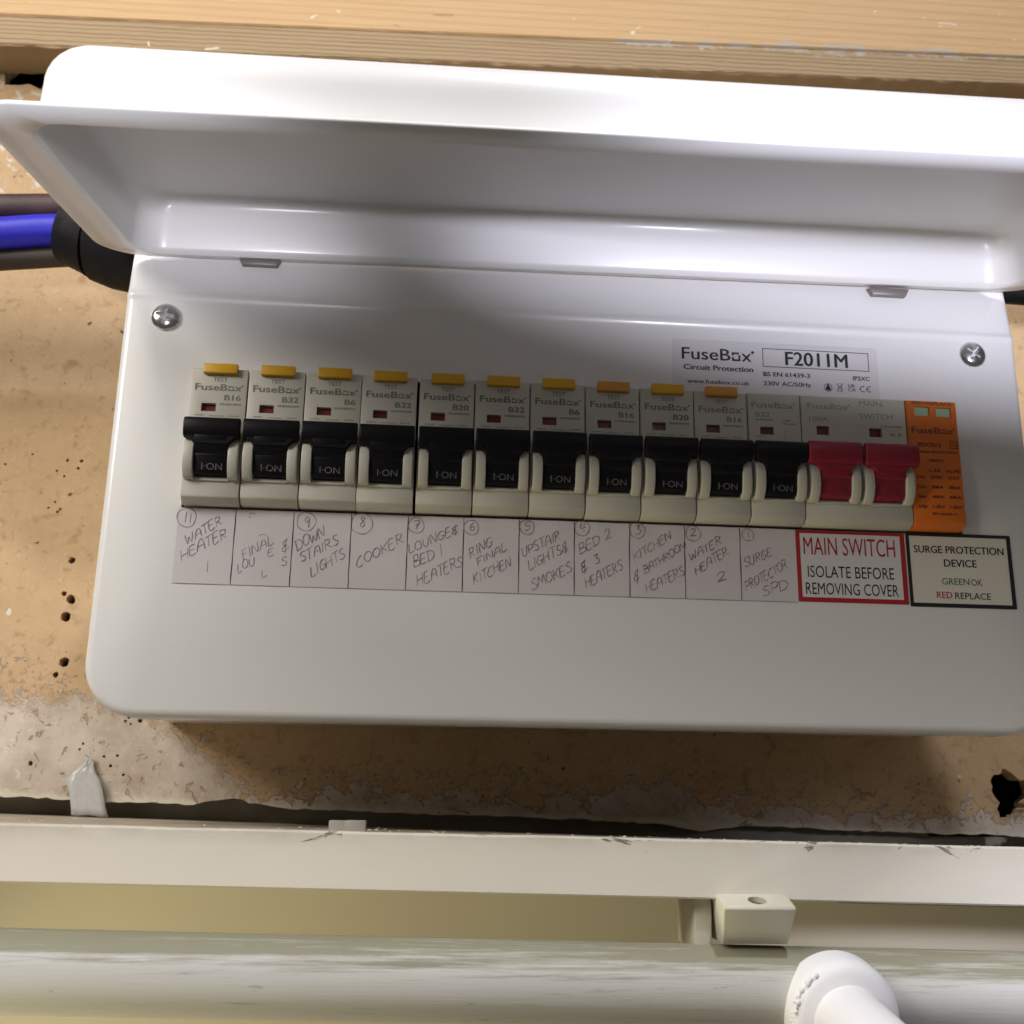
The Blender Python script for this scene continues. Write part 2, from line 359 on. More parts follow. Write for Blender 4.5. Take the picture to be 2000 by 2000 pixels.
HAND = {  # hand-drawn capitals: unit boxes, (advance, strokes)
 'A': (.8, [[(0, 0), (.12, .6), (.35, .95), (.6, .8), (.68, 0)], [(.05, .4), (.66, .42)]]),
 'B': (.75, [[(.05, 0), (.08, 1)], [(.05, 1), (.5, .95), (.5, .62), (.1, .52)], [(.1, .52), (.65, .42), (.6, .05), (0, 0)]]),
 'C': (.75, [[(.65, .9), (.4, 1), (.1, .7), (.02, .3), (.2, 0), (.6, .08)]]),
 'D': (.8, [[(.08, 0), (.05, 1)], [(-.05, .97), (.45, .95), (.72, .55), (.5, .08), (0, 0)]]),
 'E': (.7, [[(.55, .98), (.08, .95), (.05, .02), (.58, .05)], [(.06, .52), (.48, .55)]]),
 'F': (.65, [[(.08, 0), (.05, 1)], [(.02, .98), (.6, 1)], [(.05, .52), (.45, .55)]]),
 'G': (.8, [[(.65, .85), (.35, 1), (.05, .55), (.2, .05), (.6, .15), (.62, .45)], [(.35, .45), (.75, .47)]]),
 'H': (.8, [[(.05, 1), (.02, 0)], [(.62, 1), (.6, 0)], [(.03, .5), (.62, .55)]]),
 'I': (.35, [[(.15, 1), (.12, 0)]]),
 'K': (.75, [[(.08, 1), (.05, 0)], [(.62, .95), (.08, .45)], [(.2, .55), (.65, 0)]]),
 'L': (.65, [[(.1, 1), (.05, .02), (.58, .1)]]),
 'M': (.95, [[(.02, 0), (.12, .95), (.42, .3), (.7, .95), (.82, 0)]]),
 'N': (.8, [[(.03, 0), (.08, .95), (.58, .05), (.65, 1)]]),
 'O': (.8, [arc(.35, .5, .33, .48, 100, 470, 12)]),
 'P': (.7, [[(.08, 0), (.05, 1)], [(0, .97), (.55, .9), (.5, .5), (.08, .45)]]),
 'R': (.75, [[(.08, 0), (.05, 1)], [(0, .97), (.52, .88), (.45, .55), (.08, .48)], [(.2, .48), (.66, 0)]]),
 'S': (.7, [[(.6, .92), (.3, 1), (.1, .75), (.35, .52), (.58, .28), (.4, .02), (.02, .1)]]),
 'T': (.7, [[(.32, .95), (.3, 0)], [(0, .95), (.68, 1)]]),
 'U': (.8, [[(.05, 1), (.08, .25), (.3, 0), (.58, .2), (.65, 1)]]),
 'W': (.95, [[(.02, 1), (.2, .02), (.42, .65), (.6, .02), (.85, 1)]]),
 '&': (.8, [[(.62, .85), (.4, .95), (.15, .75), (.2, .55), (.5, .5)], [(.45, .5), (.1, .4), (.05, .12), (.35, .05), (.6, .3)], [(.5, 1.1), (.25, -.2)]]),
 '1': (.4, [[(.15, 1), (.2, 0)]]),
 '2': (.7, [[(.05, .8), (.25, 1), (.5, .85), (.4, .5), (.05, .03), (.3, .06), (.65, .02)]]),
 '3': (.7, [[(.08, .92), (.5, .98), (.25, .58)], [(.25, .58), (.58, .4), (.4, .02), (.02, .1)]]),
 '4': (.7, [[(.1, 1), (.05, .42), (.6, .45)], [(.42, .95), (.4, 0)]]),
 '5': (.7, [[(.12, 1), (.1, .58), (.45, .55), (.5, .15), (.05, .03)], [(.12, 1), (.62, 1)]]),
 '6': (.7, [[(.4, 1), (.1, .55), (.1, .1), (.45, .05), (.5, .4), (.12, .38)]]),
 '7': (.7, [[(.02, .95), (.55, .98), (.25, 0)], [(.15, .5), (.5, .52)]]),
 '8': (.7, [[(.5, .85), (.25, 1), (.1, .78), (.5, .35), (.35, .02), (.05, .2), (.4, .6), (.52, .85)]]),
 '9': (.7, [[(.55, .8), (.3, 1), (.08, .72), (.3, .52), (.55, .75), (.5, .0)]]),
 ' ': (.5, [])}
def handwriting(bm, s, x0, z0, x1, z1, h, y, w=0.34, rnd=random.Random(3)):
    adv = sum(HAND[c][0] for c in s)-0.1
    dx, dz = x1-x0, z1-z0; L = math.hypot(dx, dz)
    ux, uz = dx/L, dz/L
    k = L/adv; p = 0.0
    vx, vz = -uz*0.55+ux*0.12, 1.0-0.15*abs(uz)   # letters lean back a little from the sloping line
    n = math.hypot(vx, vz); vx, vz = vx/n, vz/n
    for c in s:
        a, sts = HAND[c]; j = rnd.uniform(-.06, .06); hs = h*rnd.uniform(.86, 1.08)
        for st in sts:
            q = [(x0+ux*(p+gx*1.0+j*.3)*k+vx*(gy+j)*hs+rnd.uniform(-.11, .11), z0+uz*(p+gx)*k+vz*(gy+j)*hs+rnd.uniform(-.11, .11)) for gx, gy in st]
            stroke(bm, smooth_line(q), w*rnd.uniform(.8, 1.2), y)
        p += a

def boolean(o, c):
    md = o.modifiers.new('b', 'BOOLEAN'); md.object = c; md.operation = 'DIFFERENCE'; md.solver = 'EXACT'
    dg = bpy.context.evaluated_depsgraph_get(); dg.update()
    me = bpy.data.meshes.new_from_object(o.evaluated_get(dg)); o.modifiers.clear()
    old = o.data; o.data = me; bpy.data.meshes.remove(old)
    d = c.data; bpy.data.objects.remove(c); bpy.data.meshes.remove(d)

# ------------------------------------------------------------------ the wall, the backing, the ledge
bm = bmesh.new()
xs = [-330+3*i for i in range(280)]
rw = random.Random(11)
def wall_bottom(x):
    z = -133.6-0.0235*(x+50)
    z += .35*math.sin(x*0.11)*math.sin(x*0.043+1)+rw.uniform(-.4, .4)
    z += 2.6*math.exp(-((x-4)/9)**2)-2.8*math.exp(-((x-185)/12)**2)
    return z
lo = [(x, wall_bottom(x)) for x in xs]
A = [bm.verts.new(V((x, 100, z))) for x, z in lo]+[bm.verts.new(V((xs[-1], 100, 420))), bm.verts.new(V((xs[0], 100, 420)))]
f = bm.faces.new(A)
g = bmesh.ops.extrude_face_region(bm, geom=[f])
bmesh.ops.translate(bm, vec=V((0, 9, 0)), verts=[v for v in g['geom'] if isinstance(v, bmesh.types.BMVert)])
bmesh.ops.recalc_face_normals(bm, faces=bm.faces)
wall = structure(link('wall', bm, None, WALLM, smooth=False), 'bare tan board wall with flaked old paint along its bottom')
HOLES = [(-70.6, -1.3, 0.6), (-65.1, -1.3, 0.75), (-66.0, -4.4, 0.6), (-74.2, -5.9, 0.5), (-71.1, -8.0, 0.5), (-73.4, -18.8, 0.5), (-75.7, -21.3, 0.45), (-71.9, -22.9, 0.6), (-84.6, 0.7, 0.5), (-64.0, -42.3, 1.3), (-65.5, -55.7, 1.0), (-62.7, -58.0, 1.8), (-63.9, -64.8, 1.9), (-62.5, -82.3, 1.9), (-65.0, -87.2, 1.05), (-35.9, -102.7, 0.6), (-37.1, -104.2, 0.55), (-35.0, -105.2, 0.5), (-31.6, -103.8, 0.95), (-43.6, -117.5, 0.5), (-38.7, -117.1, 0.55), (-40.8, -120.9, 0.62), (-35.8, -124.1, 0.55), (-70.2, -120.5, 0.9), (-52.9, -115.0, 0.5), (-51.8, -112.9, 0.5), (-94.6, -3.9, 0.5)]
bm = bmesh.new(); rh = random.Random(5)
def ragged(x, z, rx, rz, n, amt):
    t = bmesh.new()
    ring = []
    for i in range(n):
        a = 2*math.pi*i/n; q = 1+rh.uniform(-amt, amt)*(.55 if n > 30 else 1)+(.16*math.sin(3*a+1)+.10*math.sin(5*a) if n > 30 else 0)
        ring.append((x+rx*q*math.cos(a), z+rz*q*math.sin(a)))
    a = [t.verts.new(V((px, 90, pz))) for px, pz in ring]; b = [t.verts.new(V((px, 120, pz))) for px, pz in ring]
    t.faces.new(a); t.faces.new(list(reversed(b)))
    for i in range(n): t.faces.new((a[i], b[i], b[(i+1) % n], a[(i+1) % n]))
    bmesh.ops.recalc_face_normals(t, faces=t.faces); merge(bm, t)
for x, z, r in HOLES: ragged(x, z, r, r, 12, 0.16)
ragged(313.5, -126.0, 8.0, 9.5, 40, 0.17); ragged(-107, 178, 12, 9, 16, 0.28); ragged(338, 200, 22, 7, 14, 0.15)
cut = link('cutter', bm, None, None, smooth=False)
boolean(wall, cut)
for m_ in [WALLM]:
    wall.data.materials.clear(); wall.data.materials.append(m_)

bm = bmesh.new(); box(bm, -420, 560, 116, 122, -420, 520, 0)
backing = structure(link('backing_wall', bm, None, BACKM, smooth=False), 'dark grey backing behind the bare board')
bm = bmesh.new(); box(bm, 285, 372, 112, 126, -143, -105, 0); box(bm, -150, -70, 112, 126, 150, 215, 0); box(bm, 300, 380, 112, 126, 185, 220, 0); boolean(backing, link('c', bm, None, None, smooth=False))
backing.data.materials.clear(); backing.data.materials.append(BACKM)
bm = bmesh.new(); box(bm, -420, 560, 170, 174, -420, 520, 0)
structure(link('cavity_dark_sheet', bm, None, DARK, smooth=False), 'near-black sheet added behind the backing so the holes look unlit')  # added sheet; its near-black colour stands for unlit depth in the holes
bm = bmesh.new(); box(bm, -420, 560, 48, 54, -420, -158, 0)
structure(link('recess_wall', bm, None, RECESSM, smooth=False), 'cream painted wall behind the pipe below the ledge')

# ledge: long painted board with a slightly uneven nose
bm = bmesh.new()
N = 60; rl = random.Random(4)
ring = []
for i in range(N+1):
    x = -330+820*i/N
    zf = -138.0-0.0098*(x+35); zb = zf-1.7-0.0125*(x+72); zl = zf-14.6-0.004*(x+35)
    e = rl.uniform(-.12, .12)
    ring.append([bm.verts.new(V(p)) for p in ((x, 115.5, zb), (x, -24.3, zf+.12+e), (x, -25.0, zf-.45+e), (x, -25.2, zf-7), (x, -25.0, zl+.5), (x, -24.4, zl+e*.6), (x, 47.5, zl), (x, 115.5, zl))])
for a, b in zip(ring, ring[1:]):
    for j in range(8): bm.faces.new((a[j], a[(j+1) % 8], b[(j+1) % 8], b[j]))
bm.faces.new(ring[0]); bm.faces.new(list(reversed(ring[-1])))
bmesh.ops.recalc_face_normals(bm, faces=bm.faces)
ledge = tag(link('ledge', bm, None, LEDGEM), 'cream painted wooden ledge running below the bare board wall', 'ledge')
# lower lip strip under the ledge, set back
bm = bmesh.new()
prism_x(bm, [(-14, -157), (-12, -157), (-12, -150), (-14, -150)], 196, 480, .2)
for v in bm.verts:
    if v.co.z < -.1565: v.co.z -= (v.co.x-.196)*.016
o = link('ledge_lip', bm, None, LEDGEM); o.parent = ledge

# crumbs lying on the ledge
def ledge_z(x, y):
    zf = -138.0-0.0098*(x+35); zb = zf-1.7-0.0125*(x+72)
    return zf+(zb-zf)*(y+24.3)/139.8
bm = bmesh.new(); rr = random.Random(21)
for i in range(150):
    x = rr.uniform(30, 300) if i % 3 else rr.uniform(-110, 330); y = rr.uniform(-20, 70); s = rr.uniform(.18, .55)*(1.9 if rr.random() < .08 else 1)
    t = bmesh.new(); bmesh.ops.create_icosphere(t, subdivisions=1, radius=s*MM)
    bmesh.ops.scale(t, vec=(rr.uniform(.7, 1.9), rr.uniform(.7, 1.5), .55), verts=t.verts)
    bmesh.ops.translate(t, vec=V((x, y, ledge_z(x, y)+.3*s)), verts=t.verts); merge(bm, t)
o = link('plaster_dust', bm, None, CRUMB, smooth=False); o['kind'] = 'stuff'; o['label'] = 'pale plaster dust and crumbs lying on the ledge'
# tape stuck over the gap
bm = bmesh.new(); rt = random.Random(2)
rowsT = [(-49.0, -46.8, -117.8), (-50.0, -46.4, -120.5), (-53.5, -45.6, -123.6), (-55.6, -43.2, -126.6), (-54.8, -42.2, -129.5), (-53.8, -41.2, -132.8), (-52.8, -39.9, -136.0), (-52.0, -38.9, -139.0)]
g = [[bm.verts.new(V((a+(b-a)*j/6+rt.uniform(-.45, .45), 98.7-i*.28-.8*math.sin(j*1.25+i*.8)**2, z+rt.uniform(-.4, .4)-.25*j*.2))) for j in range(7)] for i, (a, b, z) in enumerate(rowsT)]
for i in range(7):
    for j in range(6): bm.faces.new((g[i][j], g[i][j+1], g[i+1][j+1], g[i+1][j]))
o = link('torn_tape', bm, None, TAPE); md = o.modifiers.new('thickness', 'SOLIDIFY'); md.thickness = .2*MM
tag(o, 'torn piece of frosted tape hanging from the wall down to the ledge', 'tape')
bm = bmesh.new(); box(bm, 51.6, 58.0, -22, -18, -139.5, -136.1, .3); box(bm, 56.0, 61.6, -22.2, -18.2, -139.5, -136.0, .3)
tag(link('plastic_clip', bm, None, CHIP), 'small translucent plastic clip standing on the front of the ledge', 'clip')

# ------------------------------------------------------------------ timber batten above
beam = thing('timber_batten', 'pine batten with a rough sawn lower strip above the open lid', 'batten', (0, 0, 194.4))
beam.rotation_euler = (0, -math.radians(2.0), 0)
rb = random.Random(9)
def board(y0, z0, z1, jag, name, m):
    bm = bmesh.new(); ring = []
    for i in range(181):
        x = -330+820*i/180; q = rb.uniform(-1, 1)*jag; p = rb.uniform(-1, 1)*jag*.5
        ring.append([bm.verts.new(V(t)) for t in ((x, y0+.7, z0+.1+q), (x, 99.9, z0+q), (x, 99.9, z1), (x, y0+.5, z1), (x, y0, z1-.6), (x, y0+p*.3, z0+.9+p))])
    for a, b in zip(ring, ring[1:]):
        for j in range(6): bm.faces.new((a[j], a[(j+1) % 6], b[(j+1) % 6], b[j]))
    bm.faces.new(ring[0]); bm.faces.new(list(reversed(ring[-1])))
    bmesh.ops.recalc_face_normals(bm, faces=bm.faces); link(name, bm, beam, m, smooth=False)
board(80.6, .15, 75, .08, 'planed_board', PINEFACE)
board(81.0, -14.4, .12, .45, 'sawn_strip', PINEEDGE)

# ------------------------------------------------------------------ pipe, tee, bracket below the ledge
pipe = thing('painted_pipe', 'scuffed white pipe running under the ledge with a tee fitting', 'pipe', (0, -20, -175.1))
bm = bmesh.new(); tube(bm, [(-420+30*i, 0, -.0165*(-420+30*i)) for i in range(33)], 10.4, 40)
link('tube', bm, pipe, PIPEM)
t0 = Vector((188.2, -20, -181.0)); dr = Vector((-.02, -1, -.16)).normalized()
off = Vector((0, -20, -175.1))
def along(d, s=0): return tuple(t0-off+dr*d)
bm = bmesh.new(); tube(bm, [along(6), along(12), along(13.6), along(15.0), along(16.1), along(16.8), along(17.1), along(17.2)], [14.6, 14.6, 14.45, 14.0, 13.1, 11.7, 9.8, 9.2], 64)
link('tee_collar', bm, pipe, TEEM)
bm = bmesh.new(); tube(bm, [along(16), along(58), along(58.8), along(59)], [9.2, 9.2, 8.8, 8.0], 48)
link('branch_tube', bm, pipe, TEEM)
bm = bmesh.new(); rs_ = random.Random(8)
for i in range(46):
    a = math.radians(-40+92*i/45+rs_.uniform(-2, 2)); rad = rs_.uniform(.25, .7)
    side = dr.cross(Vector((0, 0, 1))).normalized(); upv = side.cross(dr)
    c = t0-off+dr*(14.6+rs_.uniform(-1.5, 1.5))+(side*math.cos(a)+upv*math.sin(a))*14.0
    t = bmesh.new(); bmesh.ops.create_icosphere(t, subdivisions=2, radius=rad*MM); bmesh.ops.scale(t, vec=(1, 1, rs_.uniform(.8, 1.5)), verts=t.verts)
    bmesh.ops.translate(t, vec=c*MM, verts=t.verts); merge(bm, t)
o = link('sealant_bead', bm, pipe, SEAL)

br = thing('pipe_bracket', 'cream painted pipe bracket with a screw hole above the tee', 'bracket', (166.5, -28, -160))
bm = bmesh.new()
prism_x(bm, [(28, 7.2), (3, 6.2), (-4.6, 3.9), (-5.0, 3.0), (3.5, -6.6), (28, -6.6)], -9.3, 10.2, .5, 2)
for v in bm.verts:   # the front narrows a little towards the pipe
    if v.co.z < 0: v.co.x = v.co.x*.93+.0008
link('bracket_body', bm, br, BRACKETM)
bm = bmesh.new(); prism_x(bm, [(28, 6.4), (9, 5.6), (7, 4.6), (8, -9), (28, -9)], -14.2, -9.5, .5, 2); link('bracket_wing', bm, br, BRACKETM)
bb = [o for o in br.children if o.name.startswith('bracket_body')][0]
bm = bmesh.new(); tube(bm, [(.8, -.2, 1.9), (.8, -1.5, 6.6)], 2.5, 24); boolean(bb, link('c', bm, br, None, smooth=False))
bb.data.materials.clear(); bb.data.materials.append(BRACKETM)
bm = bmesh.new(); tube(bm, [(.8, -.3, 2.3), (.8, -.7, 3.7), (.8, -.76, 3.9)], [2.2, 2.1, 1.2], 20); link('screw', bm, br, mat('dull_screw', (0.16, 0.14, 0.13), 0.35, metal=.8))

# ------------------------------------------------------------------ cables at the left and the right of the unit
bm = bmesh.new(); tube(bm, [(-330, 47, 52), (-200, 46, 58), (-120, 45, 64.6), (-102, 45, 66.6), (-86, 45, 68.9), (-72, 45, 70.9), (-60, 45, 72.0), (-34, 45, 73)], 5.9, 28)
tag(link('blue_cable', bm, None, BLUE), 'thick bright blue cable entering the black gland', 'cable')
bm = bmesh.new(); tube(bm, [(-330, 52, 74), (-200, 51, 76.5), (-120, 50, 79.5), (-86, 50, 82.0), (-60, 50, 84.0), (-34, 50, 84)], 5.4, 28)
tag(link('brown_cable', bm, None, BROWN), 'maroon brown cable lying just above the blue cable', 'cable')
bm = bmesh.new(); tube(bm, [(-330, 54, 44), (-200, 52, 50), (-120, 51, 57.5), (-86, 51, 61.5), (-58, 50, 64.5), (-34, 50, 66)], 4.2, 28)
tag(link('brown_cable', bm, None, mat('dark_brown_cable', (0.03, 0.018, 0.013), 0.5)), 'almost black brown cable running just below the blue cable', 'cable')
gl = thing('cable_gland', 'black rubber gland on the left side of the consumer unit', 'gland', (-40, 45, 71))
bm = bmesh.new(); tube(bm, [(-22.4, 0, .6), (-22.6, 0, .6), (-22.0, 0, .5), (-14, 0, -.6), (-11.5, 0, -1.2)], [6, 11.6, 12.6, 14.9, 15.4], 32); link('sleeve', bm, gl, CABLEBLACK)
bm = bmesh.new(); tube(bm, [(-11.5, 0, -1.2), (-10.8, 0, -1.3), (-4, 0, -2.4), (6, 0, -3), (19, 0, -3)], [15.3, 16.4, 18.0, 19.2, 19.2], 32); link('flange', bm, gl, CABLEBLACK)
bm = bmesh.new(); tube(bm, [(272, 48, 70), (300, 46, 68.2), (340, 45, 66.8), (400, 45, 66), (520, 46, 64)], 5.0, 24)
tag(link('black_cable', bm, None, CABLEBLACK), 'black cable leaving the right side of the consumer unit', 'cable')

# ------------------------------------------------------------------ the consumer unit
unit = thing('consumer_unit', 'white metal consumer unit with its lid open above a row of breakers', 'consumer unit')
def bend(z):   # plate leans back above a fold; fold and rib added for a highlight
    glint_rib = -0.62*math.exp(-((z-26.2)/1.25)**2)
    return glint_rib+(0.0 if z < 25 else (0.055*(z-25)**2/2 if z < 28 else 0.2475+0.13*(z-28)))
X0, X1, Z0, Z1 = -24.7, 275.3, -108.3, 47.5
bm = bmesh.new()
rings = []
for ins, yy in ((2.6, 0.0), (1.5, .28), (.7, .85), (.2, 1.7), (0, 2.7), (0, 14)):
    pts = rrect(X0+ins, X1-ins, Z0+ins, Z1-.3*ins, max(16-ins, 3), max(2.0-ins, .8), 10)
    rings.append([bm.verts.new(V((x, yy, z))) for x, z in pts])
n = len(rings[0])
for a, b in zip(rings, rings[1:]):
    for i in range(n): bm.faces.new((a[i], a[(i+1) % n], b[(i+1) % n], b[i]))
hole = [bm.verts.new(V((x, 0, z))) for x, z in ((-.7, -44.5), (249.9, -44.5), (249.9, .35), (-.7, .35))]
hole_back = [bm.verts.new(v.co+V((0, 1.3, 0))) for v in hole]
es = [bm.edges.new((hole[i], hole[(i+1) % 4])) for i in range(4)]
es += [bm.edges.get((rings[0][i], rings[0][(i+1) % n])) for i in range(n)]
bmesh.ops.triangle_fill(bm, edges=es, use_beauty=True, use_dissolve=False)
for i in range(4): bm.faces.new((hole[i], hole[(i+1) % 4], hole_back[(i+1) % 4], hole_back[i]))
for zc in [22.6+.45*q for q in range(17)]:
    bmesh.ops.bisect_plane(bm, geom=list(bm.verts)+list(bm.edges)+list(bm.faces), plane_co=V((0, 0, zc)), plane_no=(0, 0, 1))
for v in bm.verts: v.co.y += bend(v.co.z/MM)*MM
bmesh.ops.recalc_face_normals(bm, faces=bm.faces)
cover = link('cover', bm, unit, ENAMEL)
bm = bmesh.new(); box(bm, -21, 271.6, 14, 99.8, -104.5, 46.5, 1.2)
link('enclosure', bm, unit, ENAMEL)
bm = bmesh.new(); box(bm, -6, 256, 6.5, 8, -52, 8, 0); link('gap_shade_sheet', bm, unit, DARK, smooth=False)  # added near-black sheet, stands for the shade behind the breaker gaps

bm = bmesh.new(); rq = random.Random(17)
for i in range(46):
    x = rq.uniform(-20, 272); z = rq.choice((rq.uniform(4, 38), rq.uniform(-105, -70))); q = rq.uniform(.07, .2)
    t = bmesh.new(); bmesh.ops.create_icosphere(t, subdivisions=1, radius=q*MM); bmesh.ops.scale(t, vec=(rq.uniform(.8, 1.8), .5, rq.uniform(.8, 1.5)), verts=t.verts)
    bmesh.ops.translate(t, vec=V((x, bend(z)-.04, z)), verts=t.verts); merge(bm, t)
o = link('dust_specks', bm, unit, CRUMB, smooth=False); o['kind'] = 'stuff'
def screw(x, z, rot):
    y0 = bend(z); bm = bmesh.new()
    tube(bm, [(0, .6, 0), (0, -.5, 0), (0, -1.1, 0), (0, -1.7, 0), (0, -2.1, 0), (0, -2.25, 0)], [4.6, 4.6, 4.2, 3.3, 1.9, .5], 36)
    head = link('screw', bm, cover, STEEL)
    for (hw, a, dx) in ((2.9, 0, 0), (2.9, 90, 0)):
        bm = bmesh.new(); box(bm, -hw+dx, hw+dx, -2.9, .1, -.62, .62, 0)
        bmesh.ops.rotate(bm, cent=(0, 0, 0), matrix=Matrix.Rotation(math.radians(a), 3, 'Y'), verts=bm.verts)
        boolean(head, link('c', bm, None, None, smooth=False))
    head.data.materials.clear(); head.data.materials.append(STEEL)
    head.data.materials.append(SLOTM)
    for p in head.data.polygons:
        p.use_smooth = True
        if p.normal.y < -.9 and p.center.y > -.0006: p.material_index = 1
    try: head.data.set_sharp_from_angle(angle=math.radians(30))
    except Exception: pass
    head.location = V((x, y0, z)); head.rotation_euler = (0, math.radians(rot), 0)
screw(-11.3, 18.6, 8); screw(259.2, 19.4, 38)

# lid: pressed tray with an outward rim, hinged at the top of the cover
LA = math.radians(10.6)
lid_piv = bpy.data.objects.new('tmp', None)
bm = bmesh.new()
XL, XR, LL, DEP = -32.5, 283.5, 111.0, 18.6
rings = []
def lring(il, ih, iff, rh_, rf_, h): rings.append([bm.verts.new(V((x, a, h*(1+.2*a/LL)))) for x, a in rrect(XL+il, XR-il, ih, LL-iff, rh_, rf_, 10)])
lring(0, 0, 0, 15, 11, -.0)
lring(9.0, 2.4, 9.0, 11, 10, 0)
lring(9.6, 2.8, 9.6, 10.6, 9.6, .35)
lring(10.0, 3.1, 10.0, 10.3, 9.3, 1.2)
lring(11.0, 3.4, 11.0, 9.8, 9.0, DEP-9)
for t_ in range(1, 9):
    a = math.radians(90*t_/8)
    lring(11+8.5*(1-math.cos(a)), 3.4+3.2*(1-math.cos(a)), 11+6*(1-math.cos(a)), 9.8-3*(1-math.cos(a)), 9-3*(1-math.cos(a)), DEP-9+9*math.sin(a))
n = len(rings[0])
for a, b in zip(rings, rings[1:]):
    for i in range(n): bm.faces.new((a[i], a[(i+1) % n], b[(i+1) % n], b[i]))
bm.faces.new(rings[-1])
bmesh.ops.recalc_face_normals(bm, faces=bm.faces)
lid = link('lid', bm, unit, LIDMAT)
md = lid.modifiers.new('sheet', 'SOLIDIFY'); md.thickness = 1.1*MM; md.offset = 1
bpy.data.objects.remove(lid_piv)
# local (x, along, height) -> world: along = outward and slightly down
ca, sa = math.cos(LA), math.sin(LA)
rot = Matrix(((1, 0, 0, 0), (0, -ca, -sa, 0), (0, -sa, ca, 0), (0, 0, 0, 1)))
tilt = Matrix.Rotation(-math.radians(0.75), 4, 'Y')
lid.matrix_world = Matrix.Translation(V((125, 0.4, 43.2))) @ tilt @ Matrix.Translation(V((-125, 0, 0))) @ rot
# Matrix above mirrors (x, -, -) : make sure faces still look outward
bm = bmesh.new(); bm.from_mesh(lid.data); bmesh.ops.recalc_face_normals(bm, faces=bm.faces); bm.to_mesh(lid.data); bm.free()
for (x0, x1, z0) in ((10.2, 23.8, 39.0), (224.3, 238.4, 40.4)):
    bm = bmesh.new()
    t = bmesh.new(); box(t, 0, x1-x0, -1.3, 1.2, 0, 2.6, .3)
    for v in t.verts:
        if v.co.z < .001: v.co.x = (v.co.x-(x1-x0)*.5*MM)*.86+(x1-x0)*.5*MM
    merge(bm, t)
    o = link('hinge_tab', bm, unit, TABM); o.location = V((x0, bend(z0)-1.1, z0-.35))

# ------------------------------------------------------------------ breakers
def brand(bm, x0, x1, z, h, y, bold=0.0):
    """word mark: letters with a square ring for the o"""
    w = x1-x0
    text(bm, 'FuseB', x0, x0+w*.665, z, h, y, bold)
    text(bm, 'x', x0+w*.815, x0+w*.955, z, h, y, bold)
    a, b = x0+w*.685, x0+w*.80; t = h*.15+bold*h*.8; z1 = z+h*.76; mz = (z+z1)/2
    frame = [(a, z, a+t, mz-.04*h), (a+t*.2, z, b, z+t), (b-t, z, b, z1-.22*h), (a, z1-t, b-t*.6, z1), (a, mz+.1*h, a+t, z1)]
    for (p, q, r, s) in frame: flat_poly(bm, [(p, q), (r, q), (r, s), (p, s)], y)
    flat_poly(bm, arc(x1-.03*w, z+h*.82, .022*w, .022*w, 0, 330, 8), y)
def smudge(bm, x0, x1, z, h, y, n, rnd):
    """a line of print too small to read: short bars of uneven length"""
    x = x0
    while x < x1-.05:
        w = rnd.uniform(.25, .7); flat_poly(bm, [(x, z), (min(x+w, x1), z), (min(x+w, x1), z+h), (x, z+h)], y); x += w+rnd.uniform(.08, .2)

BODYPROF = [(-1.5, 0), (-4.6, 0), (-5, -.4), (-5, -41.3), (-4.8, -42.0), (-2.6, -43.5), (-1.4, -43.7), (5, -43.7), (5, 0)]
CHEEK = [(-4.5, -23.3), (-7.4, -23.8), (-9.0, -25.6), (-9.8, -28.6), (-9.7, -31.6), (-8.8, -34.4), (-7.0, -36.5), (-4.5, -36.8)]
STEM = [(-4.5, -21), (-11.0, -23), (-10.8, -25.4), (-9.7, -28.8), (-8.85, -29.3), (-9.0, -29.7), (-8.0, -34.5), (-7.1, -35.5), (-4.5, -35.7)]
BAR = [(-8, -18.8), (-10.4, -18.2), (-11.2, -18.6), (-11.6, -19.8), (-11.5, -22.8), (-10.8, -24.3), (-9.6, -24.8), (-8, -24.6)]
def body_mesh(w, wins, bays):
    bm = bmesh.new(); prism_x(bm, BODYPROF, 0, w, .22, 2)
    for bx in bays:
        pass
    o = link('tmp', bm, None, None)
    bm = bmesh.new()
    for (a, b, c, d) in wins: box(bm, a, b, -7, -3.6, c, d, 0)
    boolean(o, link('c', bm, None, None, smooth=False))
    me = o.data; bpy.data.objects.remove(o)
    bm = bmesh.new(); bm.from_mesh(me)
    for bx in bays:
        prism_x(bm, CHEEK, bx+.55, bx+3.6, .3, 2); prism_x(bm, CHEEK, bx+14.0, bx+16.95, .3, 2)
        box(bm, bx+3.5, bx+14.1, -5.7, -4.4, -37.0, -36.1, .15)
    bm.to_mesh(me); bm.free()
    for p in me.polygons: p.use_smooth = True
    try: me.set_sharp_from_angle(angle=math.radians(32))
    except Exception: pass
    return me
def shoulders(bm):   # sloping web between the wide bar and the stem
    t = bmesh.new()
    a = [t.verts.new(V((x, -10.75, z))) for x, z in ((1.6, -24.2), (15.9, -24.2), (13.75, -26.6), (3.85, -26.6))]
    b = [t.verts.new(V((x, -8.4, z))) for x, z in ((1.6, -24.2), (15.9, -24.2), (13.75, -27.4), (3.85, -27.4))]
    t.faces.new(a); t.faces.new(list(reversed(b)))
    for i in range(4): t.faces.new((a[i], b[i], b[(i+1) % 4], a[(i+1) % 4]))
    bmesh.ops.recalc_face_normals(t, faces=t.faces); merge(bm, t)
def toggle_mesh(barw=17.0, x=0.3):
    bm = bmesh.new(); prism_x(bm, STEM, 3.9, 13.7, .2, 2); prism_x(bm, BAR, x, x+barw, .55, 3); shoulders(bm); return bm
def on_stem(p):   # lay lettering on the sloping lower face of the stem
    return Vector((p.x, -8.95+(-29.7-p.z)*.198-.05, p.z))
BW = 17.4
me_body = body_mesh(BW, [(3.8, 8.3, -14.4, -11.7)], [0])
